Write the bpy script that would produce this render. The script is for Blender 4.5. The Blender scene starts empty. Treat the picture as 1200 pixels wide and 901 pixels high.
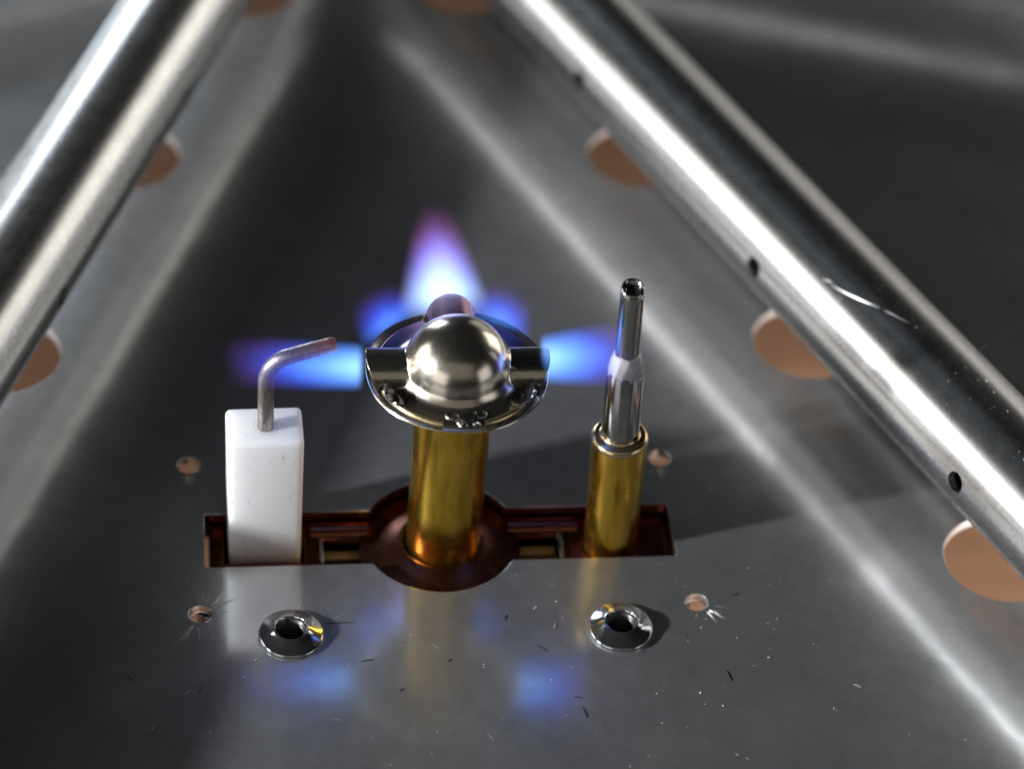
import bpy, bmesh, math, random
from mathutils import Vector, Matrix

random.seed(7)
MM = 0.001                      # everything below is written in millimetres
S = bpy.context.scene
COL = S.collection
PI = math.pi
R = math.radians

# ------------------------------------------------------------------ camera
TH, ROLL, DIST = R(42), R(4.5), 360.0
fwd = Vector((0, math.cos(TH), -math.sin(TH)))
right = Vector((1, 0, 0)); up = Vector((0, math.sin(TH), math.cos(TH)))
rx = right * math.cos(ROLL) + up * math.sin(ROLL)
ry = up * math.cos(ROLL) - right * math.sin(ROLL)
cam = bpy.data.cameras.new("camera")
cam.sensor_width = 36; cam.lens = 108
cam.clip_start = 0.02; cam.clip_end = 10
cam.dof.use_dof = True
cam.dof.focus_distance = 0.3255
cam.dof.aperture_fstop = 14
cam.dof.aperture_blades = 0
cam_o = bpy.data.objects.new("camera", cam); COL.objects.link(cam_o)
M = Matrix((rx, ry, -fwd)).transposed().to_4x4()
M.translation = -fwd * DIST * MM
cam_o.matrix_world = M
S.camera = cam_o

# ------------------------------------------------------------------ world and lamps
W = bpy.data.worlds.new("World"); S.world = W; W.use_nodes = True
bg = W.node_tree.nodes["Background"]
bg.inputs[0].default_value = (0.75, 0.88, 1.0, 1); bg.inputs[1].default_value = 0.004

def area(name, az, el, dist, sx, sy, power, col, target=(-5, -15, 12), shape='RECTANGLE'):
    l = bpy.data.lights.new(name, 'AREA'); l.shape = shape
    l.size = sx * MM; l.size_y = sy * MM; l.energy = power; l.color = col
    o = bpy.data.objects.new(name, l); COL.objects.link(o)
    t = Vector(target)
    d = Vector((math.cos(R(az)) * math.cos(R(el)), math.sin(R(az)) * math.cos(R(el)), math.sin(R(el))))
    o.location = (t + d * dist) * MM
    o.rotation_euler = (-d).to_track_quat('-Z', 'Y').to_euler()
    return o
area("key_lamp", 204, 19, 600, 30, 30, 6.2, (0.93, 0.965, 1.0), shape='DISK')
area("left_window", 178, 6, 600, 230, 120, 0.27, (1.0, 0.975, 1.0), target=(0, -10, 10))
area("left_window_top", 174, 22, 600, 240, 230, 0.60, (1.0, 0.97, 0.93), target=(0, -10, 10))
area("back_window", 115, 14, 520, 115, 235, 0.58, (0.76, 0.87, 1.0), target=(-20, 20, 10))
area("front_left_fill", 236, 13, 420, 230, 170, 0.15, (1.0, 0.975, 0.95), target=(-5, -25, 12))  # added soft fill for the ceramic's front, no wall is modelled here
area("front_right_fill", 335, 13, 420, 200, 170, 0.10, (0.98, 0.97, 0.98), target=(-5, -25, 12))  # its partner on the right, likewise an added fill
area("room_wall", 270, 34, 760, 1100, 460, 0.28, (1.0, 0.93, 0.82), target=(-5, -25, 12))
area("warm_wall", 39, 14, 480, 210, 250, 0.40, (1.0, 0.955, 0.89), target=(-20, 20, 8))
area("grey_wall", 71, 12, 480, 190, 220, 0.06, (1.0, 0.97, 0.93), target=(20, 20, 8))
area("under_fill", -50, 4, 260, 260, 14, 2.0, (1.0, 0.97, 0.93), target=(0, 20, -44))  # added fill below the plate, brightens the tabletop seen through the holes

S.view_settings.view_transform = 'Standard'
S.view_settings.look = 'None'
S.view_settings.exposure = 0
S.view_settings.gamma = 1
S.cycles.max_bounces = 10
S.cycles.glossy_bounces = 6
S.cycles.diffuse_bounces = 4
S.cycles.volume_bounces = 0
S.cycles.blur_glossy = 0.3
S.cycles.sample_clamp_indirect = 4
S.cycles.use_denoising = True
S.cycles.volume_step_rate = 0.4
S.cycles.volume_max_steps = 256

# ------------------------------------------------------------------ helpers
def link(name, me, mat=None, parent=None):
    o = bpy.data.objects.new(name, me)
    if mat: me.materials.append(mat)
    COL.objects.link(o)
    if parent: o.parent = parent
    return o

def from_bm(name, bm, mat, parent=None, smooth=True, angle=40):
    bmesh.ops.scale(bm, vec=(MM, MM, MM), verts=bm.verts)
    bmesh.ops.recalc_face_normals(bm, faces=bm.faces)
    me = bpy.data.meshes.new(name); bm.to_mesh(me); bm.free()
    if smooth:
        me.polygons.foreach_set("use_smooth", [True] * len(me.polygons))
        me.set_sharp_from_angle(angle=R(angle))
    return link(name, me, mat, parent)

def empty(name, loc, rz=0, rx_=0, ry_=0):
    o = bpy.data.objects.new(name, None); COL.objects.link(o)
    o.empty_display_size = 0.002
    o.location = Vector(loc) * MM
    o.rotation_euler = (R(rx_), R(ry_), R(rz))
    return o

def tag(o, label=None, cat=None, group=None, kind=None):
    if label: o["label"] = label
    if cat: o["category"] = cat
    if group: o["group"] = group
    if kind: o["kind"] = kind
    return o

def lathe(bm, prof, seg=64, a0=0, a1=2 * PI, off=(0, 0, 0), jitter=None):
    """revolve (r,z) profile round z"""
    full = abs(a1 - a0 - 2 * PI) < 1e-6
    n = seg if full else seg + 1
    rings = []
    for (r, z) in prof:
        if r < 1e-6:
            rings.append([bm.verts.new((off[0], off[1], z + off[2]))])
        else:
            ring = []
            for i in range(n):
                a = a0 + (a1 - a0) * i / seg
                rr = r
                zz = z
                if jitter: rr, zz = jitter(r, z, a)
                ring.append(bm.verts.new((off[0] + rr * math.cos(a), off[1] + rr * math.sin(a), off[2] + zz)))
            rings.append(ring)
    m = seg if full else seg
    for A, B in zip(rings, rings[1:]):
        for i in range(m):
            j = (i + 1) % n
            if len(A) == 1 and len(B) == 1: continue
            if len(A) == 1: bm.faces.new((A[0], B[j], B[i]))
            elif len(B) == 1: bm.faces.new((A[i], A[j], B[0]))
            else: bm.faces.new((A[i], A[j], B[j], B[i]))
    return bm

def tube_path(bm, pts, rad, seg=16, cap=True):
    """sweep a circle of radius rad(i) along pts"""
    n = len(pts); pts = [Vector(p) for p in pts]
    t0 = (pts[1] - pts[0]).normalized()
    ref = Vector((0, 0, 1)) if abs(t0.z) < 0.8 else Vector((0, 1, 0))
    u = t0.cross(ref).normalized()
    rings = []
    for i, p in enumerate(pts):
        t = (pts[min(i + 1, n - 1)] - pts[max(i - 1, 0)]).normalized()
        u = (u - t * u.dot(t)).normalized(); v = t.cross(u)
        r = rad(i) if callable(rad) else rad
        rings.append([bm.verts.new(p + (u * math.cos(2 * PI * k / seg) + v * math.sin(2 * PI * k / seg)) * r) for k in range(seg)])
    for A, B in zip(rings, rings[1:]):
        for k in range(seg):
            bm.faces.new((A[k], A[(k + 1) % seg], B[(k + 1) % seg], B[k]))
    if cap:
        bm.faces.new(rings[0][::-1]); bm.faces.new(rings[-1])
    return bm

def box(bm, x0, x1, y0, y1, z0, z1, bevel=0.0, seg=3):
    r = bmesh.ops.create_cube(bm, size=1)
    for v in r["verts"]:
        v.co = Vector(((x0 + x1) / 2 + v.co.x * (x1 - x0), (y0 + y1) / 2 + v.co.y * (y1 - y0), (z0 + z1) / 2 + v.co.z * (z1 - z0)))
    if bevel > 0:
        es = list({e for v in r["verts"] for e in v.link_edges})
        bmesh.ops.bevel(bm, geom=es, offset=bevel, segments=seg, affect='EDGES', profile=0.5)
    return bm

# ------------------------------------------------------------------ materials
class Mat:
    def __init__(s, name):
        s.m = bpy.data.materials.new(name); s.m.use_nodes = True
        s.nt = s.m.node_tree; s.N = s.nt.nodes; s.L = s.nt.links
        s.N.clear(); s.out = s.N.new("ShaderNodeOutputMaterial")
    def n(s, t, **kw):
        x = s.N.new("ShaderNode" + t)
        for k, v in kw.items():
            if k.startswith("i_"):
                key = k[2:].replace("_", " ")
                x.inputs[int(key) if key.isdigit() else key].default_value = v
            else: setattr(x, k, v)
        return x
    def l(s, a, b): s.L.new(a, b)
    def coords(s, scale=(1, 1, 1), rot=(0, 0, 0)):
        tc = s.n("TexCoord"); mp = s.n("Mapping")
        mp.inputs["Scale"].default_value = [1000 * v for v in scale]     # texture space in mm
        mp.inputs["Rotation"].default_value = rot
        s.l(tc.outputs["Object"], mp.inputs["Vector"]); return mp.outputs[0]
    def noise(s, vec, scale, detail=4, rough=0.55):
        x = s.n("TexNoise"); x.inputs["Scale"].default_value = scale
        x.inputs["Detail"].default_value = detail; x.inputs["Roughness"].default_value = rough
        s.l(vec, x.inputs["Vector"]); return x.outputs["Fac"]
    def rng(s, v, a, b, c, d):
        x = s.n("MapRange"); x.inputs[1].default_value = a; x.inputs[2].default_value = b
        x.inputs[3].default_value = c; x.inputs[4].default_value = d
        s.l(v, x.inputs[0]); return x.outputs[0]
    def ramp(s, v, stops):
        x = s.n("ValToRGB"); e = x.color_ramp.elements
        while len(e) < len(stops): e.new(0.5)
        for el, (p, c) in zip(e, stops): el.position = p; el.color = (*c, 1)
        s.l(v, x.inputs[0]); return x.outputs[0]
    def math(s, op, a, b=None, c=None):
        x = s.n("Math", operation=op)
        for i, v in enumerate((a, b, c)):
            if v is None: continue
            if isinstance(v, (int, float)): x.inputs[i].default_value = v
            else: s.l(v, x.inputs[i])
        return x.outputs[0]
    def bump(s, h, strength, dist):
        x = s.n("Bump"); x.inputs["Strength"].default_value = strength
        x.inputs["Distance"].default_value = dist * MM; s.l(h, x.inputs["Height"]); return x.outputs[0]
    def princ(s, col, metal, rough, normal=None, **kw):
        p = s.n("BsdfPrincipled")
        for key, v in (("Base Color", col), ("Metallic", metal), ("Roughness", rough)):
            if isinstance(v, (int, float)): p.inputs[key].default_value = v
            elif isinstance(v, tuple): p.inputs[key].default_value = (*v, 1)
            else: s.l(v, p.inputs[key])
        if normal: s.l(normal, p.inputs["Normal"])
        for k, v in kw.items():
            p.inputs[k.replace("_", " ")].default_value = v
        return p.outputs[0]
    def mix(s, fac, a, b):
        x = s.n("MixShader")
        if isinstance(fac, (int, float)): x.inputs[0].default_value = fac
        else: s.l(fac, x.inputs[0])
        s.l(a, x.inputs[1]); s.l(b, x.inputs[2]); return x.outputs[0]
    def done(s, sh): s.l(sh, s.out.inputs["Surface"]); return s.m

def mat_plate():
    m = Mat("brushed_sheet_steel")
    v = m.coords(); vb = m.coords((4.0, 0.05, 1), (0, 0, R(-8.3)))
    big = m.noise(v, 0.035, 3); mid = m.noise(v, 0.5, 6, 0.65); grain = m.noise(vb, 1.2, 3)
    wav = m.bump(big, 0.05, 3.0)
    n = m.n("Bump"); n.inputs["Strength"].default_value = 0.10; n.inputs["Distance"].default_value = 0.02 * MM
    m.l(grain, n.inputs["Height"]); m.l(wav, n.inputs["Normal"])
    r1 = m.math('ADD', m.rng(mid, 0.3, 0.75, 0.10, 0.17), m.rng(big, 0.35, 0.7, -0.01, 0.03))
    r2 = m.rng(mid, 0.3, 0.7, 0.31, 0.37)
    col = m.ramp(m.noise(v, 0.12, 5), [(0.3, (0.44, 0.45, 0.46)), (0.7, (0.53, 0.535, 0.54))])
    a = m.princ(col, 0.93, r1, n.outputs[0])
    b = m.princ(col, 0.68, r2, n.outputs[0])
    return m.done(m.mix(m.rng(mid, 0.3, 0.75, 0.41, 0.49), a, b))

def mat_tube():
    m = Mat("stainless_tube_steel")
    v = m.coords(); vl = m.coords((0.04, 1.2, 1.2))
    mid = m.noise(v, 0.35, 7, 0.7); fine = m.noise(v, 2.6, 4, 0.7); streak = m.noise(vl, 1.0, 4)
    spk = m.n("TexVoronoi", feature='F1'); spk.inputs["Scale"].default_value = 1.5; m.l(v, spk.inputs["Vector"])
    fleck = m.math('MULTIPLY', m.rng(spk.outputs["Distance"], 0.05, 0.13, 1, 0), m.rng(mid, 0.48, 0.62, 0, 1))
    bmp = m.bump(m.math('ADD', m.math('MULTIPLY', fine, 0.5), streak), 0.12, 0.05)
    frost = m.rng(mid, 0.42, 0.66, 0.0, 1.0)
    col = m.ramp(streak, [(0.3, (0.55, 0.545, 0.53)), (0.7, (0.66, 0.655, 0.64))])
    tg = m.n("Tangent", direction_type='RADIAL', axis='X')
    def aniso(metal, rough, amount):
        p = m.n("BsdfPrincipled"); m.l(col, p.inputs["Base Color"]); p.inputs["Metallic"].default_value = metal
        m.l(rough, p.inputs["Roughness"]); m.l(bmp, p.inputs["Normal"])
        p.inputs["Anisotropic"].default_value = amount; p.inputs["Anisotropic Rotation"].default_value = 0.25
        m.l(tg.outputs[0], p.inputs["Tangent"]); return p.outputs[0]
    a = aniso(1.0, m.rng(streak, 0.3, 0.7, 0.21, 0.27), 0.5)
    b = aniso(0.985, m.rng(fine, 0.3, 0.7, 0.47, 0.57), 0.80)
    sh = m.mix(m.math('MULTIPLY_ADD', frost, 0.15, 0.24), a, b)
    dust = m.princ((0.7, 0.68, 0.64), 0.0, 0.8)
    return m.done(m.mix(m.math('MULTIPLY', fleck, 0.45), sh, dust))

def mat_metal(name, c0, c1, rough, diffuse=0.04, scale=0.6, bumpd=0.04, stretch=(1, 1, 1), bstr=0.15):
    m = Mat(name); v = m.coords(stretch)
    a = m.noise(v, scale, 5, 0.6); f = m.noise(m.coords(), scale * 6, 4, 0.7)
    col = m.ramp(a, [(0.32, c0), (0.68, c1)])
    return m.done(m.princ(col, 1 - diffuse, m.rng(f, 0.3, 0.7, rough * 0.75, rough * 1.35), m.bump(f, bstr, bumpd)))

def mat_brass():
    m = Mat("tarnished_brass"); v = m.coords((1, 1, 0.25)); o = m.coords()
    a = m.noise(v, 0.9, 6, 0.65); f = m.noise(o, 3.5, 5, 0.75); g = m.noise(o, 0.35, 4)
    col = m.ramp(a, [(0.3, (0.62, 0.36, 0.035)), (0.55, (0.84, 0.53, 0.075)), (0.8, (0.92, 0.66, 0.16))])
    return m.done(m.princ(col, 0.99, m.rng(g, 0.3, 0.7, 0.17, 0.29), m.bump(f, 0.20, 0.04)))

def mat_cap():
    m = Mat("nickel_plated_cap"); o = m.coords()
    tc = m.n("TexCoord"); sp = m.n("SeparateXYZ"); m.l(tc.outputs["Object"], sp.inputs[0])
    n1 = m.noise(o, 0.5, 5); f = m.noise(o, 6.0, 4, 0.7)
    tint = m.rng(m.math('ADD', m.math('MULTIPLY', sp.outputs[1], 1000), m.math('MULTIPLY', n1, 3.0)), 3.5, 8.5, 0, 1)
    base = m.ramp(n1, [(0.3, (0.60, 0.545, 0.455)), (0.7, (0.70, 0.635, 0.54))])
    heat = m.ramp(n1, [(0.3, (0.38, 0.22, 0.24)), (0.7, (0.47, 0.27, 0.25))])
    mx = m.n("MixRGB"); m.l(tint, mx.inputs[0]); m.l(base, mx.inputs[1]); m.l(heat, mx.inputs[2])
    bp = m.bump(f, 0.25, 0.03)
    return m.done(m.mix(0.14, m.princ(mx.outputs[0], 0.99, m.rng(f, 0.3, 0.7, 0.14, 0.23), bp), m.princ(mx.outputs[0], 0.98, m.rng(f, 0.3, 0.7, 0.30, 0.42), bp)))

def mat_ceramic():
    m = Mat("glazed_white_ceramic"); o = m.coords(); st = m.coords((2.2, 2.2, 0.5))
    n1 = m.noise(st, 1.1, 6, 0.7); n2 = m.noise(o, 0.25, 2)
    soot = m.math('MULTIPLY', m.rng(n1, 0.60, 0.68, 0, 0.6), m.rng(n2, 0.45, 0.6, 0.2, 1))
    base = m.n("MixRGB"); m.l(soot, base.inputs[0])
    base.inputs[1].default_value = (0.86, 0.855, 0.86, 1); base.inputs[2].default_value = (0.10, 0.095, 0.09, 1)
    p = m.princ(base.outputs[0], 0, m.rng(n2, 0.3, 0.7, 0.3, 0.45), m.bump(m.noise(o, 2.5, 3), 0.06, 0.05),
                Subsurface_Weight=0.9, Subsurface_Scale=0.003, Subsurface_Radius=(1.0, 0.95, 0.95))
    return m.done(p)

def mat_rod():
    m = Mat("electrode_wire"); o = m.coords(); st = m.coords((1, 1, 0.3))
    n1 = m.noise(st, 1.6, 6, 0.7); f = m.noise(o, 4, 4)
    tc = m.n("TexCoord"); sp = m.n("SeparateXYZ"); m.l(tc.outputs["Object"], sp.inputs[0])
    x = m.math('MULTIPLY', sp.outputs[0], 1000)
    col = m.ramp(n1, [(0.3, (0.13, 0.11, 0.09)), (0.5, (0.34, 0.31, 0.28)), (0.75, (0.52, 0.49, 0.45))])
    hot = m.rng(x, 2.0, 7.6, 0, 1)
    p = m.n("BsdfPrincipled"); m.l(col, p.inputs["Base Color"]); p.inputs["Metallic"].default_value = 0.9
    m.l(m.rng(n1, 0.3, 0.7, 0.45, 0.25), p.inputs["Roughness"]); m.l(m.bump(f, 0.35, 0.06), p.inputs["Normal"])
    p.inputs["Emission Color"].default_value = (0.75, 0.10, 0.26, 1)
    m.l(m.math('MULTIPLY', hot, 0.10), p.inputs["Emission Strength"])
    return m.done(p.outputs[0])

def mat_bracket():
    m = Mat("heat_tinted_bracket"); o = m.coords()
    n1 = m.noise(o, 0.22, 4); f = m.noise(o, 2, 4)
    col = m.ramp(n1, [(0.3, (0.19, 0.060, 0.036)), (0.5, (0.29, 0.095, 0.05)), (0.62, (0.27, 0.07, 0.085)), (0.75, (0.34, 0.16, 0.06))])
    return m.done(m.princ(col, 0.92, m.rng(f, 0.3, 0.7, 0.16, 0.28), m.bump(f, 0.1, 0.04)))

def mat_table():
    m = Mat("plywood"); st = m.coords((0.012, 0.25, 1)); o = m.coords()
    n1 = m.noise(st, 1.0, 6, 0.6); n2 = m.noise(o, 0.01, 3)
    col = m.ramp(m.math('ADD', m.math('MULTIPLY', n1, 0.6), m.math('MULTIPLY', n2, 0.4)),
                 [(0.35, (0.33, 0.185, 0.11)), (0.65, (0.43, 0.26, 0.165))])
    return m.done(m.princ(col, 0, 0.6))

def mat_plain(name, col, rough=0.6, metal=0.0):
    m = Mat(name); n = m.noise(m.coords(), 3.0, 3)
    c = m.ramp(n, [(0.3, tuple(x * 0.85 for x in col)), (0.7, tuple(min(1, x * 1.1) for x in col))])
    return m.done(m.princ(c, metal, rough))

def mat_flame(name, length, r0, r1, stops, strength, power=1.3, hollow=0.0, tipfade=0.35, tipstart=0.5, rpow=1.0, wob=0.12):
    """burning gas: emission that thins out from the axis (local +X) to the edge and towards the tip"""
    m = Mat(name)
    tc = m.n("TexCoord"); sp = m.n("SeparateXYZ"); m.l(tc.outputs["Object"], sp.inputs[0])
    mp = m.n("Mapping"); mp.inputs["Scale"].default_value = (1000, 1000, 1000); m.l(tc.outputs["Object"], mp.inputs[0])
    nz = m.n("TexNoise"); nz.inputs["Scale"].default_value = 0.35; nz.inputs["Detail"].default_value = 1
    m.l(mp.outputs[0], nz.inputs["Vector"])
    u0 = m.math('DIVIDE', sp.outputs[0], length * MM)
    u = m.math('ADD', u0, m.math('MULTIPLY', m.math('SUBTRACT', nz.outputs["Fac"], 0.5), wob))
    uc = m.math('MAXIMUM', m.math('MINIMUM', u0, 1.0), 0.0)
    rad = m.math('ADD', r0 * MM, m.math('MULTIPLY', m.math('POWER', uc, rpow), (r1 - r0) * MM))
    d = m.math('SQRT', m.math('ADD', m.math('MULTIPLY', sp.outputs[1], sp.outputs[1]), m.math('MULTIPLY', sp.outputs[2], sp.outputs[2])))
    rho = m.math('MINIMUM', m.math('DIVIDE', d, rad), 1.0)
    body = m.math('POWER', m.math('SUBTRACT', 1.0, m.math('MULTIPLY', rho, rho)), power)
    fade = m.n("MapRange", interpolation_type='SMOOTHSTEP')
    fade.inputs[1].default_value = tipstart; fade.inputs[2].default_value = 1.0
    fade.inputs[3].default_value = 1.0; fade.inputs[4].default_value = 0.0
    m.l(u, fade.inputs[0])
    st = m.n("MapRange", interpolation_type='SMOOTHSTEP')
    st.inputs[1].default_value = -0.01; st.inputs[2].default_value = 0.06; st.inputs[3].default_value = 0; st.inputs[4].default_value = 1
    m.l(u0, st.inputs[0])
    # the outer skin is more violet, the core paler
    uu = m.math('ADD', m.math('MULTIPLY', u, 0.72), m.math('MULTIPLY', rho, 0.28))
    col = m.ramp(uu, stops)
    den = m.math('MULTIPLY', m.math('MULTIPLY', body, fade.outputs[0]), st.outputs[0])
    em = m.n("Emission"); m.l(col, em.inputs[0]); m.l(m.math('MULTIPLY', den, strength / MM), em.inputs[1])
    m.l(em.outputs[0], m.out.inputs["Volume"])
    return m.m

PLATE, TUBE, BRASS, CAP = mat_plate(), mat_tube(), mat_brass(), mat_cap()
CERAMIC, ROD, BRACKET, TABLE = mat_ceramic(), mat_rod(), mat_bracket(), mat_table()
NICKEL = mat_metal("nickel_disc", (0.42, 0.40, 0.34), (0.56, 0.53, 0.46), 0.2)
DARKM = mat_metal("scorched_crimp", (0.035, 0.03, 0.028), (0.09, 0.08, 0.07), 0.25, scale=1.5, bumpd=0.15, bstr=0.6)
PROBE = mat_metal("probe_steel", (0.27, 0.265, 0.26), (0.42, 0.415, 0.41), 0.12, stretch=(3, 3, 0.15))
WELD = mat_metal("welded_steel", (0.40, 0.39, 0.40), (0.58, 0.57, 0.57), 0.20, diffuse=0.02, scale=1.4, bumpd=0.14, bstr=0.75)
THREADM = mat_metal("shade_dark_thread", (0.05, 0.05, 0.05), (0.09, 0.09, 0.09), 0.4, diffuse=0.3)  # shade inside the threaded holes put into the colour
ZINC = mat_metal("zinc_plated_steel", (0.42, 0.43, 0.45), (0.55, 0.56, 0.58), 0.10)
TABM = mat_metal("bracket_edge_brass", (0.66, 0.46, 0.12), (0.78, 0.58, 0.20), 0.3, diffuse=0.45)
DUSTM = mat_plain("pale_dust", (0.6, 0.59, 0.57), 0.8)
LINTM = mat_plain("dark_lint", (0.02, 0.02, 0.02), 0.8)
SWARF = mat_metal("steel_swarf", (0.72, 0.71, 0.70), (0.85, 0.84, 0.83), 0.3)

# ------------------------------------------------------------------ the star's own frame
P0 = Vector((-6.65, -25.8, 0)); YAW = 8.3
EX = Vector((math.cos(R(YAW)), math.sin(R(YAW)), 0)); EY = Vector((-EX.y, EX.x, 0))
def at(x, y, z=0): return P0 + EX * x + EY * y + Vector((0, 0, z))

# ------------------------------------------------------------------ sheet metal plate with holes
T = 1.2
HOLES = [(30.6, 67.8, 6.5), (-34.2, 68.6, 6.5), (46.6, 31.3, 6.6), (-48.7, 31.4, 6.6), (62.7, -5.8, 6.65), (-62.4, -5.8, 6.6),
         (10.9, 105.6, 6.5), (-18.2, 105.0, 6.5)]
SCREW = [(-27.57, 12.07), (-26.63, -11.04), (26.14, 11.67), (27.24, -11.23)]
NUTS = [(-17.08, -14.66), (18.42, -14.98)]
def loop_poly(pts):
    return [Vector(p).to_3d() for p in pts]
def circ(x, y, r, n): return [(x + r * math.cos(2 * PI * i / n), y + r * math.sin(2 * PI * i / n)) for i in range(n)]
def slot_outline():
    hx, hy, r = 26.0, 4.1, 8.7
    a = math.asin(hy / r); p = []
    def corner(cx, cy, a0):
        for k in range(5):
            t = a0 + k * PI / 8; p.append((cx + 0.35 * math.cos(t), cy + 0.35 * math.sin(t)))
    corner(-hx + .35, -hy + .35, PI)
    for k in range(33):
        t = PI + a + (PI - 2 * a) * k / 32; p.append((r * math.cos(t), r * math.sin(t)))
    corner(hx - .35, -hy + .35, 1.5 * PI); corner(hx - .35, hy - .35, 0)
    for k in range(33):
        t = a + (PI - 2 * a) * k / 32; p.append((r * math.cos(t), r * math.sin(t)))
    corner(-hx + .35, hy - .35, PI / 2)
    return p
def sheet(name, loops, z0, z1, bevel=0.0):
    cu = bpy.data.curves.new(name, 'CURVE'); cu.dimensions = '2D'; cu.fill_mode = 'BOTH'
    cu.extrude = (z1 - z0) / 2 * MM
    if bevel: cu.extrude = ((z1 - z0) / 2 - bevel) * MM; cu.bevel_depth = bevel * MM; cu.bevel_resolution = 2; cu.offset = -bevel * MM
    for lp in loops:
        sp = cu.splines.new('POLY'); sp.points.add(len(lp) - 1)
        for q, pt in zip(sp.points, lp): q.co = (pt[0] * MM, pt[1] * MM, 0, 1)
        sp.use_cyclic_u = True
    tmp = bpy.data.objects.new("tmp_sheet", cu); COL.objects.link(tmp)
    bpy.context.view_layer.update()
    dg = bpy.context.evaluated_depsgraph_get()
    me = bpy.data.meshes.new_from_object(tmp.evaluated_get(dg))
    bpy.data.objects.remove(tmp); bpy.data.curves.remove(cu)
    me.materials.clear()
    me.transform(Matrix.Translation((0, 0, (z0 + z1) / 2 * MM)))
    bm = bmesh.new(); bm.from_mesh(me)
    bmesh.ops.remove_doubles(bm, verts=bm.verts, dist=1e-7)
    bmesh.ops.recalc_face_normals(bm, faces=bm.faces)
    bm.to_mesh(me); bm.free()
    me.polygons.foreach_set("use_smooth", [abs(p.normal.z) < 0.999 for p in me.polygons])
    me.name = name
    return me
loops = [[(-230, -225), (230, -225), (230, 290), (-230, 290)]]
loops += [circ(x, y, r, 96) for x, y, r in HOLES]
loops += [circ(x, y, 1.27, 40) for x, y in SCREW]
loops += [circ(x, y, 1.7, 32) for x, y in NUTS]
loops.append(slot_outline())
plate = link("metal_floor", sheet("metal_floor", loops, -T, 0, 0.09), PLATE)
plate.data.materials.append(mat_metal("cut_edge_steel", (0.33, 0.30, 0.29), (0.42, 0.39, 0.38), 0.42, diffuse=0.3, bumpd=0.06))
plate.data.materials.append(BRACKET)
for p in plate.data.polygons:
    if abs(p.normal.z) < 0.5:
        c = p.center / MM
        if abs(c.x) < 26.4 and abs(c.y) < 9.5 and abs(c.x) * 0.4 < 11: p.material_index = 2
        elif any(math.hypot(c.x - x, c.y - y) < 2 for x, y in SCREW): p.material_index = 0
        else: p.material_index = 1
plate.location = P0 * MM; plate.rotation_euler.z = R(YAW)
tag(plate, "dark brushed sheet steel floor of the burner pan pierced by holes", kind='structure')
bm = bmesh.new(); box(bm, -420, 420, -330, 460, -62, -45)
tag(from_bm("tabletop", bm, TABLE, smooth=False), "tan wooden surface seen through the holes in the steel", kind='structure')

# ------------------------------------------------------------------ burner tubes
HUB = Vector((-31.77, 113.11, 12.5)); TR = 6.87
def hollow_tube(L, r, ri, seg=96):
    bm = bmesh.new()
    ring = []
    for (x, rr) in ((0, r), (L, r), (L, ri), (0, ri)):
        ring.append([bm.verts.new((x * MM, rr * MM * math.cos(2 * PI * i / seg), rr * MM * math.sin(2 * PI * i / seg))) for i in range(seg)])
    for k in range(4):
        A, B = ring[k], ring[(k + 1) % 4]
        for i in range(seg): bm.faces.new((A[i], A[(i + 1) % seg], B[(i + 1) % seg], B[i]))
    bmesh.ops.recalc_face_normals(bm, faces=bm.faces)
    me = bpy.data.meshes.new("tube_wall"); bm.to_mesh(me); bm.free()
    return me
def burner_tube(az, side, label, ports):
    t = empty("burner_tube", HUB, az)
    tag(t, label, "burner tube", "steel burner tubes radiating from the hub")
    X0, L = 12.0, 215.0
    me = hollow_tube(L - X0, TR, 6.05)
    me.transform(Matrix.Translation((X0 * MM, 0, 0)))
    if ports:
        w = bpy.data.objects.new("tmp_w", me); COL.objects.link(w)
        bm = bmesh.new()
        for x in ports:
            e = R(6) if side < 0 else R(-3)
            n = Vector((0, side * math.cos(e), math.sin(e)))
            q = n.to_track_quat('Z', 'Y').to_matrix().to_4x4()
            q.translation = (Vector((x, 0, 0)) + n * 6.7) * MM
            bmesh.ops.create_cone(bm, cap_ends=True, segments=32, radius1=1.2 * MM, radius2=1.2 * MM, depth=3.5 * MM, matrix=q)
        cm = bpy.data.meshes.new("tmp_c"); bm.to_mesh(cm); bm.free()
        c = bpy.data.objects.new("tmp_c", cm); COL.objects.link(c)
        md = w.modifiers.new("b", 'BOOLEAN'); md.object = c; md.operation = 'DIFFERENCE'; md.solver = 'EXACT'
        bpy.context.view_layer.update()
        dg = bpy.context.evaluated_depsgraph_get()
        me = bpy.data.meshes.new_from_object(w.evaluated_get(dg))
        bpy.data.objects.remove(w); bpy.data.objects.remove(c)
    me.polygons.foreach_set("use_smooth", [True] * len(me.polygons))
    me.set_sharp_from_angle(angle=R(35))
    me.materials.clear()
    link("tube_wall", me, TUBE, t)
    return t
PORTS = [39.4, 79.4, 119.4, 159.5, 199.5]
tube_r = burner_tube(-57.3, -1, "steel burner tube crossing the right side, with three round ports and a scratch", PORTS)
tube_l = burner_tube(-102.8, 1, "steel burner tube crossing the top left corner, black stripe along its middle", PORTS)
burner_tube(-12.0, -1, "steel burner tube beyond the top right edge, seen only as a faint reflection", None)
burner_tube(-147.8, 1, "steel burner tube beyond the top left edge, seen only as a faint reflection", None)
hub = bmesh.new(); lathe(hub, [(0, -8), (17, -8), (17.6, -7), (17.6, 7), (17, 8), (0, 8)], 64)
ho = from_bm("burner_hub", hub, TUBE); ho.location = HUB * MM
tag(ho, "round steel hub above the frame where the burner tubes meet", "burner hub")

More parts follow.
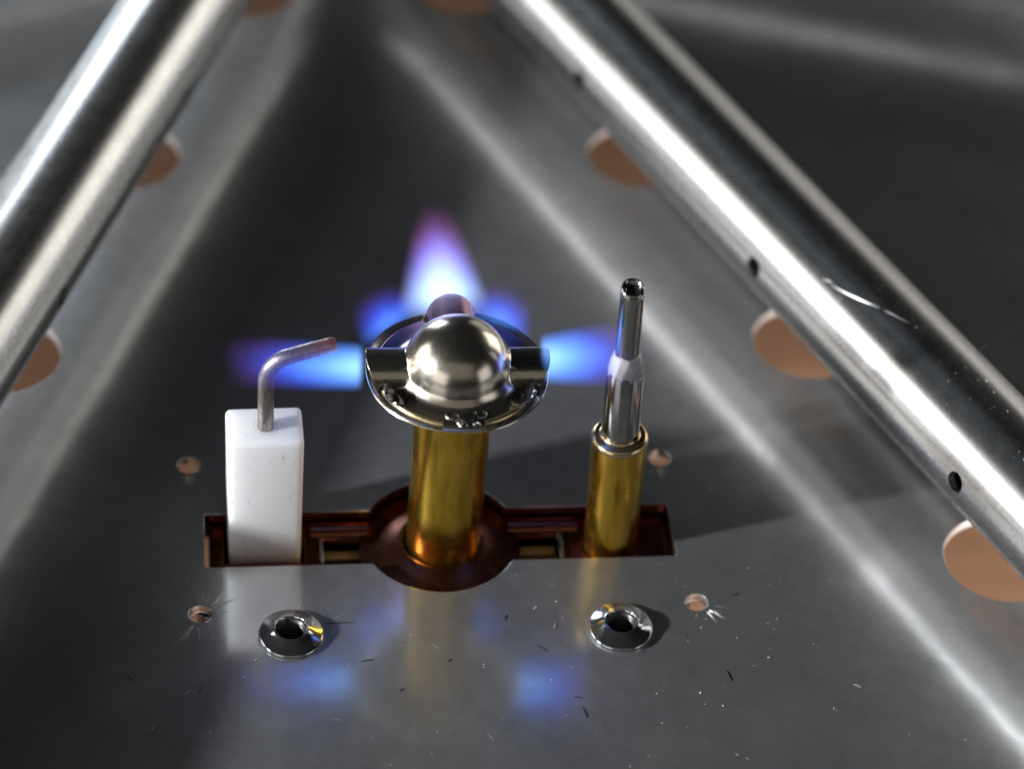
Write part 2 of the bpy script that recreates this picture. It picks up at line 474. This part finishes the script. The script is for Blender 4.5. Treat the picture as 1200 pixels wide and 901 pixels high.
# scratch on the right tube, a thin raised sliver of bare metal following the wall
def on_tube(x, ang, h=0.0):      # ang from vertical, positive towards the pilot side of the right tube
    return Vector((x, -math.sin(ang) * (TR + h), math.cos(ang) * (TR + h)))
def ribbon(bm, pts, w, hgt):
    rows = []
    for i, (x, a) in enumerate(pts):
        t = math.sin(PI * (i + 0.3) / (len(pts) - 0.4)) ** 0.6
        n = on_tube(x, a).normalized(); n.x = 0
        tt = Vector((pts[min(i + 1, len(pts) - 1)][0] - pts[max(i - 1, 0)][0], 0, 0)) + (on_tube(0, pts[min(i + 1, len(pts) - 1)][1]) - on_tube(0, pts[max(i - 1, 0)][1]))
        sd = n.cross(tt).normalized() * (w * t * 0.5)
        p = on_tube(x, a, 0.012)
        rows.append([bm.verts.new(p - sd), bm.verts.new(p + n.normalized() * hgt * t), bm.verts.new(p + sd)])
    for A, B in zip(rows, rows[1:]):
        bm.faces.new((A[0], A[1], B[1], B[0])); bm.faces.new((A[1], A[2], B[2], B[1]))
bm = bmesh.new()
ribbon(bm, [(130.5 + 0.47 * k, 0.64 - 0.015 * k - 0.0005 * k * k) for k in range(15)], 0.15, 0.04)
ribbon(bm, [(137.8 + 0.4 * k, 0.30 - 0.02 * k) for k in range(9)], 0.06, 0.02)
ribbon(bm, [(129.0 + 0.3 * k, 0.68 - 0.02 * k) for k in range(5)], 0.12, 0.04)
from_bm("scratch", bm, SWARF, tube_r)

# ------------------------------------------------------------------ bracket below the slot
br = empty("mounting_bracket", at(0, 0, 0), YAW)
tag(br, "dark red heat-tinted bracket visible down inside the slot", "bracket")
zb = -1.75
me = sheet("bracket_plate", [[(-25.2, -9), (25.2, -9), (25.2, 9), (-25.2, 9)],
        [(-13.0, -4.2), (-6.2, -4.2), (-6.2, 1.5), (-13.0, 1.5)], [(6.7, -4.2), (13.4, -4.2), (13.4, 1.5), (6.7, 1.5)],
        circ(0, 0, 5.6, 48), circ(19.1, -0.5, 3.2, 32), [(-23.9, -1.9), (-15.0, -1.9), (-15.0, 4.4), (-23.9, 4.4)]], zb - 0.8, zb, 0.1)
link("bracket_plate", me, BRACKET, br)
# embossed stiffening ridge, in two lengths either side of the collar
for xa, xb in ((-14.2, -7.9), (7.9, 15.6)):
    bm = bmesh.new()
    prof = [(-1.1, 0), (-0.8, 0.35), (-0.35, 0.62), (0, 0.7), (0.35, 0.62), (0.8, 0.35), (1.1, 0)]
    A = [bm.verts.new((xa, 3.0 + a, zb + 0.02 + b)) for a, b in prof]; B = [bm.verts.new((xb, 3.0 + a, zb + 0.02 + b)) for a, b in prof]
    for i in range(6): bm.faces.new((A[i], A[i + 1], B[i + 1], B[i]))
    bm.faces.new(A); bm.faces.new(B[::-1])
    from_bm("ridge", bm, BRACKET, br)
bm = bmesh.new()   # spun collar round the pilot tube
lathe(bm, [(9.0, zb + 0.04), (8.4, zb + 0.08), (7.4, zb + 0.16), (6.2, zb + 0.4), (5.2, zb + 0.75), (4.6, zb + 1.0), (4.25, zb + 1.05), (4.13, zb + 0.9), (4.12, zb - 0.5)], 64)
from_bm("collar", bm, mat_metal("dark_bronze", (0.10, 0.035, 0.022), (0.17, 0.065, 0.04), 0.28), br, angle=70)
for x0, x1 in ((-12.9, -6.3), (6.8, 13.3)):          # folded tabs inside the two windows
    bm = bmesh.new(); box(bm, x0 + 0.1, x1 - 0.1, 0.0, 1.25, zb - 2.6, zb - 1.6, 0.15)
    from_bm("tab", bm, TABM, br)
bm = bmesh.new(); box(bm, -25.5, 25.5, -9.5, 9.5, -9.2, -8.6, 0.2)  # added floor and skirt: hide the tabletop, stop light leaking from below
for a in (box,):
    a(bm, -26.9, -26.3, -9.9, 9.9, -9.2, -1.35); a(bm, 26.3, 26.9, -9.9, 9.9, -9.2, -1.35)
    a(bm, -26.3, 26.3, -10.2, -9.6, -9.2, -1.35); a(bm, -26.3, 26.3, 9.6, 10.2, -9.2, -1.35)
from_bm("light_block", bm, mat_plain("shade_dark_steel", (0.025, 0.02, 0.018), 0.5, 0.6), br)  # near-black colour stands in for the shade below the bracket windows
for x0, x1 in ((-13.3, -12.95), (13.35, 13.75)):
    bm = bmesh.new(); box(bm, x0, x1, -2.4, 1.4, zb - 0.3, zb + 0.35, 0.1)
    from_bm("window_lip", bm, NICKEL, br)

# ------------------------------------------------------------------ pilot burner
pb = empty("pilot_burner", at(0.35, 0, 0), YAW, ry_=0.9)
tag(pb, "brass pilot burner with domed nickel cap and three flame outlets", "pilot burner")
bm = bmesh.new()
lathe(bm, [(3.5, -6), (4.05, -6), (4.08, 0), (4.12, 8), (4.14, 24.0), (3.5, 24.0), (3.5, -6)], 64)
from_bm("barrel", bm, BRASS, pb)
ZD = 24.1
bm = bmesh.new()       # lower disc with an upturned edge
def wob(r, z, a): return r + 0.05 * math.sin(5 * a + 1) + 0.03 * math.sin(9 * a), z + 0.05 * math.sin(3 * a)
lathe(bm, [(4.2, ZD - 0.25), (7.2, ZD - 0.3), (8.6, ZD - 0.2), (9.2, ZD + 0.05), (9.5, ZD + 0.38), (9.65, ZD + 0.44), (9.72, ZD + 0.34),
           (9.4, ZD + 0.1), (8.7, ZD - 0.4), (7.2, ZD - 0.62), (4.2, ZD - 0.6), (4.2, ZD - 0.25)], 96, jitter=wob)
from_bm("disc", bm, NICKEL, pb, angle=60)

# pressed cap as one height-field surface: dome, three half-round outlet channels, flat flange
ZC = ZD + 0.12
def cap_h(x, y):
    r = math.hypot(x, y)
    # dome
    d = 0.72 + math.sqrt(max(0, 5.7 ** 2 - r * r)) if r < 5.7 else 0.0
    h = max(0.0, d)
    if 4.9 < r < 7.5:                                 # bell-shaped root
        t = (r - 4.9) / 2.6; f = 3.2 * (1 - t) ** 2.3
        k = 0.5; q = max(k - abs(h - f), 0) / k; h = max(h, f) + q * q * k * 0.25 * (1 - t)
    ch = 0.0
    for (ax, ay) in ((-1, 0), (1, 0), (0, 1)):
        along = x * ax + y * ay; ac = abs(x * -ay + y * ax)
        if along > 1.0:
            rr = 2.55
            q = ac / 2.75
            c = 2.65 * math.sqrt(1 - q * q) if q < 1 else 0.0
            ch = max(ch, c)
    k = 0.8                                          # smooth union
    a, b = h, ch
    hh = max(k - abs(a - b), 0) / k
    return max(a, b) + hh * hh * k * 0.25
bm = bmesh.new()
NR, NA = 130, 480
rings = []
for i in range(NR + 1):
    ring = []
    for j in range(NA):
        a = 2 * PI * j / NA
        ca, sa = math.cos(a), math.sin(a)
        rim = 8.7
        for (ax, ay) in ((-1, 0), (1, 0), (0, 1)):
            al = ca * ax + sa * ay; ac = abs(-ca * ay + sa * ax)
            if al > 0:
                w = ac / max(al, 1e-6) * 9.6
                if w < 2.75: rim = max(rim, 9.75 / max(al, 1e-6))
                elif w < 3.0: rim = max(rim, 8.7 + (9.75 / al - 8.7) * (3.0 - w) / 0.25)
        f = i / NR
        r = 0.001 + rim * f
        x, y = r * ca, r * sa
        h = cap_h(x, y)
        # outlet mouths lean outwards towards their crown
        for (ax, ay) in ((-1, 0), (1, 0), (0, 1)):
            al = x * ax + y * ay; ac = abs(-x * ay + y * ax)
            if al > 7.6 and ac < 3.0:
                sl = (al - 7.6) / 2.15 * (1.35 * (1 - min(1, h / 2.6)))
                x -= ax * sl; y -= ay * sl
        ring.append(bm.verts.new((x, y, ZC + h)))
    rings.append(ring)
for A, B in zip(rings, rings[1:]):
    for j in range(NA):
        bm.faces.new((A[j], A[(j + 1) % NA], B[(j + 1) % NA], B[j]))
cap = from_bm("cap", bm, CAP, pb, angle=75)
sd = cap.modifiers.new("thickness", 'SOLIDIFY'); sd.thickness = 0.22 * MM; sd.offset = -1
# seam ring of the crimped flange
bm = bmesh.new()
for a0, a1 in ((R(202), R(256)), (R(285), R(338))):
    lathe(bm, [(8.1, ZC), (8.15, ZC + 0.4), (8.35, ZC + 0.55), (8.6, ZC + 0.45), (8.8, ZC + 0.1), (8.8, ZC - 0.2)], 24, a0, a1)
from_bm("seam", bm, mat_metal("straw_tinted_seam", (0.55, 0.42, 0.22), (0.66, 0.53, 0.32), 0.25, diffuse=0.1), pb, angle=80)
# three folded crimp tabs, two pressed dimples
def crimp(ang, r, w, s):
    bm = bmesh.new()
    bmesh.ops.create_icosphere(bm, subdivisions=3, radius=1)
    rn = random.Random(s)
    ph = [rn.uniform(0, 6) for _ in range(6)]
    for v in bm.verts:
        c = v.co.copy()
        k = 1 + 0.22 * math.sin(3.1 * c.x + ph[0]) * math.sin(2.7 * c.y + ph[1]) + 0.15 * math.sin(5 * c.z + 4 * c.x + ph[2]) + 0.10 * math.sin(7 * c.y + ph[3])
        v.co = Vector((c.x * w * k, c.y * 0.85 * k, max(-0.1, c.z * 0.75 * k)))
    o = from_bm("crimp_tab", bm, DARKM, pb, angle=50)
    o.location = Vector((r * math.cos(R(ang)), r * math.sin(R(ang)), ZC + 0.38)) * MM
    o.rotation_euler.z = R(ang + 90)
    bm = bmesh.new()   # bright torn edge in front of the tab
    pts = [(w * (-1 + 2 * k / 10), -0.75 + 0.25 * math.sin(2.2 * k + s), 0.05 + 0.22 * abs(math.sin(1.3 * k + s))) for k in range(11)]
    tube_path(bm, pts, 0.09, 6)
    o2 = from_bm("torn_edge", bm, SWARF, pb); o2.location = o.location; o2.rotation_euler = o.rotation_euler
crimp(213, 7.9, 1.35, 1); crimp(274, 7.9, 1.2, 2); crimp(326, 7.9, 1.5, 3)
for ang in (261, 286):
    bm = bmesh.new(); lathe(bm, [(0.75, 0), (0.68, 0.14), (0.55, 0.2), (0.42, 0.1), (0.3, 0.0), (0, -0.02)], 24)
    o = from_bm("dimple", bm, NICKEL, pb, angle=80); o.location = Vector((6.95 * math.cos(R(ang)), 6.95 * math.sin(R(ang)), ZC + 0.21)) * MM

# ------------------------------------------------------------------ flame sensor (thermocouple)
tc = empty("flame_sensor", at(19.1, -0.5, 0), YAW, ry_=-1.0)
tag(tc, "steel flame sensor tip standing in a bright brass sleeve", "flame sensor")
bm = bmesh.new()
lathe(bm, [(2.0, -6), (3.0, -6), (3.0, 0), (3.03, 14.2), (3.0, 14.75), (2.3, 14.75), (2.0, 14.2), (2.0, -6)], 56)
from_bm("sleeve", bm, BRASS, tc)
bm = bmesh.new()
lathe(bm, [(3.03, 14.45), (3.12, 14.7), (3.10, 15.0), (2.92, 15.25), (2.62, 15.36), (2.3, 15.3), (2.12, 15.42), (2.0, 15.7), (1.9, 15.8)], 56)
from_bm("sleeve_rim", bm, mat_metal("tinned_rim", (0.62, 0.47, 0.26), (0.74, 0.59, 0.36), 0.2), tc, angle=80)
bm = bmesh.new(); lathe(bm, [(0, 10), (2.05, 10), (2.05, 15.2), (2.02, 24.6), (1.9, 24.8), (0, 24.8)], 48)
from_bm("probe", bm, PROBE, tc)
bm = bmesh.new()
def wj(r, z, a):
    return r + 0.05 * math.sin(7 * a + 3 * z) + 0.04 * math.sin(13 * a - 2 * z), z + 0.06 * math.sin(5 * a)
lathe(bm, [(1.5, 24.3), (2.0, 24.4), (1.93, 25.1), (1.78, 25.9), (1.62, 26.5), (1.42, 27.0), (1.30, 27.15), (1.0, 27.15)], 48, jitter=wj)
from_bm("weld", bm, WELD, tc, angle=80)
bm = bmesh.new()
prof = [(1.30, 27.0), (1.28, 30), (1.26, 34.9), (1.25, 35.7), (1.16, 36.05), (0.98, 36.1), (0.84, 35.9), (0.55, 35.65), (0, 35.6)]
lathe(bm, prof, 40)
for v in bm.verts:
    if v.co.z > 34: v.co.z += 0.28 * v.co.y            # the end is cut a little towards the front
from_bm("tip", bm, PROBE, tc, angle=60)

# ------------------------------------------------------------------ spark electrode
se = empty("spark_electrode", at(-19.45, 1.2, 0), YAW + 1.0)
tag(se, "white ceramic spark electrode with a bent wire on top", "electrode")
bm = bmesh.new(); box(bm, -4.1, 4.1, -2.95, 2.95, -3.3, 16.1, 0.62, 5)
for v in bm.verts:
    if v.co.z < 8: v.co.x *= 1 - 0.004 * (8 - v.co.z)
    if v.co.z < -1.0: v.co.y *= 0.93
from_bm("ceramic_body", bm, CERAMIC, se, angle=180)
pts = [(0.1, -0.3, 12)]
pts += [(0.1, -0.3, 15 + k * 0.95) for k in range(8)]
rb = 3.3; cx, cz = 0.1 + rb, 22.7
for k in range(1, 13):
    t = k / 12 * R(80)
    pts.append((cx - rb * math.cos(t), -0.3 + 0.02 * k, cz + rb * math.sin(t)))
lx, ly, lz = pts[-1]
pts += [(lx + 0.47 * k, ly + 0.07 * k, lz + 0.083 * k + 0.0035 * k * (10 - k) * 0.5) for k in range(1, 11)]
bm = bmesh.new(); tube_path(bm, pts, lambda i: 0.87 if i < len(pts) - 1 else 0.70, 20)
from_bm("wire", bm, ROD, se, angle=60)
bm = bmesh.new()
lathe(bm, [(0.9, 16.0), (1.15, 16.05), (1.22, 16.09), (1.3, 16.105)], 24, off=(0.1, -0.3, 0))
from_bm("wire_hole_rim", bm, mat_plain("grey_glaze", (0.35, 0.34, 0.33), 0.5), se)

# ------------------------------------------------------------------ rivet nuts
def rivet_nut(i, x, y, label, tilt):
    t = empty("rivet_nut", at(x, y, 0), YAW + 40 * i, tilt[0], tilt[1])
    tag(t, label, "rivet nut", "threaded rivet nuts in front of the slot")
    bm = bmesh.new()
    lathe(bm, [(3.3, 0.003), (3.46, 0.1), (3.5, 0.35), (3.42, 0.52), (3.25, 0.6), (2.6, 0.88), (1.95, 1.28), (1.86, 1.36), (1.72, 1.38), (1.62, 1.28), (1.55, 1.0)], 72)
    from_bm("flange", bm, ZINC, t, angle=50)
    bm = bmesh.new()
    prof = [(1.55, 1.0)]
    for k in range(9):
        z = 0.95 - k * 0.5
        prof += [(1.36, z - 0.2), (1.36, z - 0.28), (1.55, z - 0.48)]
    prof.append((0, -5)) 
    lathe(bm, prof, 48)
    from_bm("thread", bm, THREADM, t, angle=30)
rivet_nut(0, *NUTS[0], "dark threaded rivet nut in front of the white ceramic electrode", (0.4, 0.6))
rivet_nut(1, *NUTS[1], "bright threaded rivet nut in front of the brass flame sensor sleeve", (0.3, -0.2))

# ------------------------------------------------------------------ flames
def flame_mesh(length, r0, r1, rpow=1.0, seg=32, n=16):
    bm = bmesh.new(); prof = []
    ring = []
    for i in range(n + 1):
        u = i / n; rr = (r0 + (r1 - r0) * u ** rpow) * 1.02
        ring.append([bm.verts.new((u * length, rr * math.cos(2 * PI * k / seg), rr * math.sin(2 * PI * k / seg))) for k in range(seg)])
    for A, B in zip(ring, ring[1:]):
        for k in range(seg): bm.faces.new((A[k], A[(k + 1) % seg], B[(k + 1) % seg], B[k]))
    bm.faces.new(ring[0]); bm.faces.new(ring[-1])
    return bm
BLUE = [(0.0, (0.30, 0.60, 1.0)), (0.30, (0.10, 0.30, 1.0)), (0.55, (0.05, 0.11, 0.95)), (0.8, (0.20, 0.06, 0.55)), (1.0, (0.22, 0.05, 0.30))]
REAR = [(0.0, (0.45, 0.70, 1.0)), (0.32, (0.33, 0.46, 1.0)), (0.55, (0.34, 0.22, 0.95)), (0.75, (0.52, 0.13, 0.50)), (1.0, (0.48, 0.08, 0.26))]
SEAM = [(0.0, (0.12, 0.36, 1.0)), (0.4, (0.04, 0.10, 0.95)), (0.8, (0.16, 0.05, 0.6)), (1.0, (0.16, 0.04, 0.35))]
def flame(label, loc, dirn, length, r0, r1, stops, strength, **kw):
    o = from_bm("flame", flame_mesh(length, r0, r1, kw.get("rpow", 1.0)), mat_flame("burning_gas", length, r0, r1, stops, strength, **kw))
    o.location = Vector(loc) * MM
    o.rotation_euler = Vector(dirn).to_track_quat('X', 'Z').to_euler()
    tag(o, label, "flame", "gas flames round the pilot burner")
    return o
def dirv(x, y, z): return EX * x + EY * y + Vector((0, 0, z))
flame("blue flame blowing left from the cap against the bent wire", at(-9.0, 0.9, 24.4), dirv(-1, 0.03, 0.05), 15.5, 2.6, 3.1, BLUE, 0.60, tipstart=0.0, power=1.2, rpow=0.5)
flame("pale blue flame blowing right from the cap onto the sensor", at(9.5, 0.2, 25.7), dirv(1, 0, 0.06), 11.5, 2.5, 4.0, BLUE, 0.58, tipstart=0.0, power=1.2, rpow=0.5)
flame("tall violet tipped flame rising behind the domed cap", at(0.1, 9.5, 24.9), dirv(-0.04, 0.93, 0.37), 13.2, 5.6, 2.3, REAR, 0.46, tipstart=0.1, power=1.6)
flame("small blue flame at the cap rim left of the tall flame", at(-5.6, 7.6, 24.0), dirv(-0.45, 0.80, 0.34), 5.0, 4.2, 3.0, SEAM, 0.30, tipstart=0.0, power=1.3)
flame("small blue flame at the cap rim right of the tall flame", at(5.6, 7.6, 24.0), dirv(0.45, 0.80, 0.34), 5.0, 4.2, 3.0, SEAM, 0.30, tipstart=0.0, power=1.3)

# ------------------------------------------------------------------ dust, lint, drill scratches
def covered(x, y):
    if abs(x) < 26.5 and abs(y) < 5.2: return True
    if math.hypot(x, y) < 9.6: return True
    for hx, hy, r in HOLES:
        if math.hypot(x - hx, y - hy) < r + 0.3: return True
    for hx, hy in SCREW:
        if math.hypot(x - hx, y - hy) < 1.9: return True
    for hx, hy in NUTS:
        if math.hypot(x - hx, y - hy) < 3.7: return True
    return False
bm = bmesh.new(); n = 0
while n < 520:
    x, y = random.uniform(-70, 75), random.uniform(-42, 55)
    if random.random() > (1.0 if y < -5 else 0.35): continue
    if x < 0 and random.random() < 0.35: continue
    if covered(x, y): continue
    s = min(0.13, 0.027 * math.exp(random.gauss(0.25, 0.5)))
    r = bmesh.ops.create_icosphere(bm, subdivisions=1, radius=s)
    e = random.uniform(1, 1.9)
    rot = Matrix.Rotation(random.uniform(0, PI), 3, 'Z')
    for v in r["verts"]:
        v.co = rot @ Vector((v.co.x * e, v.co.y, v.co.z * 0.6)) + Vector((x, y, s * 0.5))
    n += 1
for _ in range(5):                                   # pale curled fibres
    while True:
        x, y = random.uniform(-40, 62), random.uniform(-38, 10)
        if not covered(x, y): break
    a = random.uniform(0, 2 * PI); L = random.uniform(0.3, 0.9); c = random.uniform(-1.0, 1.0)
    pts = [(x + L * t * math.cos(a + c * t), y + L * t * math.sin(a + c * t), 0.07 + 0.05 * math.sin(3 * t)) for t in [k / 6 for k in range(7)]]
    tube_path(bm, pts, 0.028, 5)
d = from_bm("dust", bm, DUSTM, plate, smooth=False); d["kind"] = "stuff"

bm = bmesh.new()
for (x, y, a, L, c) in ((-13.4, -13.0, 0.02, 3.2, 0.05), (13.0, -26.0, -1.2, 1.6, -0.5), (12.3, -24.4, -0.5, 1.0, 0.6), (29.0, -21.4, -1.2, 1.7, -0.5),
                        (9.2, -17.0, -0.9, 1.4, 0.3), (-34.5, -19.6, -1.0, 1.0, 0.4), (-27.0, -22.5, 1.2, 0.9, 0.3),
                        (-0.6, -19.0, 0.6, 0.5, 0.3), (31.2, -10.5, 0.3, 1.0, 0.4), (6.0, -13.2, 1.2, 0.8, 0.3),
                        (-6.0, -23.0, 0.4, 0.6, 0.9), (-9.8, -18.6, 0.1, 1.4, 0.1)):
    pts = [(x + L * t * math.cos(a + 0.3 * c * t), y + L * t * math.sin(a + 0.3 * c * t), 0.05 + 0.02 * math.sin(3 * t)) for t in [k / 6 for k in range(7)]]
    tube_path(bm, pts, lambda i: 0.045 if 0 < i < 6 else 0.02, 6)
d = from_bm("lint", bm, LINTM, plate); d["kind"] = "stuff"

bm = bmesh.new()
def sliver(x0, y0, x1, y1, w):
    dx, dy = x1 - x0, y1 - y0; L = math.hypot(dx, dy); nx, ny = -dy / L * w / 2, dx / L * w / 2
    v = [bm.verts.new(p) for p in ((x0 - nx, y0 - ny, 0.006), (x0 + nx, y0 + ny, 0.006), (x1, y1, 0.006), (x0 + dx * .3, y0 + dy * .3, 0.035))]
    bm.faces.new((v[0], v[2], v[3])); bm.faces.new((v[2], v[1], v[3])); bm.faces.new((v[1], v[0], v[3]))
def rays(cx, cy, spec):
    for (a0, a1, n, l0, l1) in spec:
        for _ in range(n):
            a = R(random.uniform(a0, a1)); L = random.uniform(l0, l1); r0 = random.uniform(1.5, 2.3)
            sk = R(random.gauss(0, 8))
            sliver(cx + r0 * math.cos(a), cy + r0 * math.sin(a), cx + r0 * math.cos(a) + L * math.cos(a + sk), cy + r0 * math.sin(a) + L * math.sin(a + sk), random.uniform(0.04, 0.10))
rays(*SCREW[1], [(22, 48, 8, 1.0, 3.0), (60, 100, 3, 0.6, 1.8), (236, 262, 6, 1.2, 4.0), (0, 15, 2, 1, 3.0)])
rays(*SCREW[3], [(-60, -12, 11, 0.5, 2.3), (230, 270, 5, 0.3, 1.0), (0, 14, 3, 0.6, 1.6)])
rays(*SCREW[0], [(250, 285, 5, 0.8, 1.8)])
rays(*SCREW[2], [(240, 285, 7, 0.8, 2.2)])
for _ in range(9):
    a = R(random.uniform(25, 95)); r0 = random.uniform(3.9, 5.0); L = random.uniform(0.8, 2.8)
    x, y = NUTS[0]; sliver(x + r0 * math.cos(a), y + r0 * math.sin(a), x + (r0 + L) * math.cos(a), y + (r0 + L) * math.sin(a), 0.05)
for _ in range(34):
    while True:
        x, y = random.uniform(-40, 55), random.uniform(-38, 2)
        if not covered(x, y): break
    a = random.gauss(R(95), 0.6); L = random.uniform(0.5, 1.6)
    sliver(x, y, x + L * math.cos(a), y + L * math.sin(a), 0.03)
d = from_bm("swarf", bm, SWARF, plate, smooth=False); d["kind"] = "stuff"

# specks stuck on the right tube near its front port
bm = bmesh.new()
for _ in range(95):
    x = random.gauss(153, 16); a = random.gauss(0.15, 0.55)
    if abs(x - 159.5) < 1.6 and a > 1.1: continue
    s = min(0.12, 0.035 * math.exp(random.gauss(0.1, 0.5)))
    r = bmesh.ops.create_icosphere(bm, subdivisions=1, radius=s)
    for v in r["verts"]: v.co = v.co + on_tube(x, a, s * 0.4)
tube_path(bm, [on_tube(146.5, -0.85, h) for h in (0.05, 0.5, 0.9, 1.2)], 0.04, 5)
d = from_bm("dust", bm, DUSTM, tube_r, smooth=False); d["kind"] = "stuff"
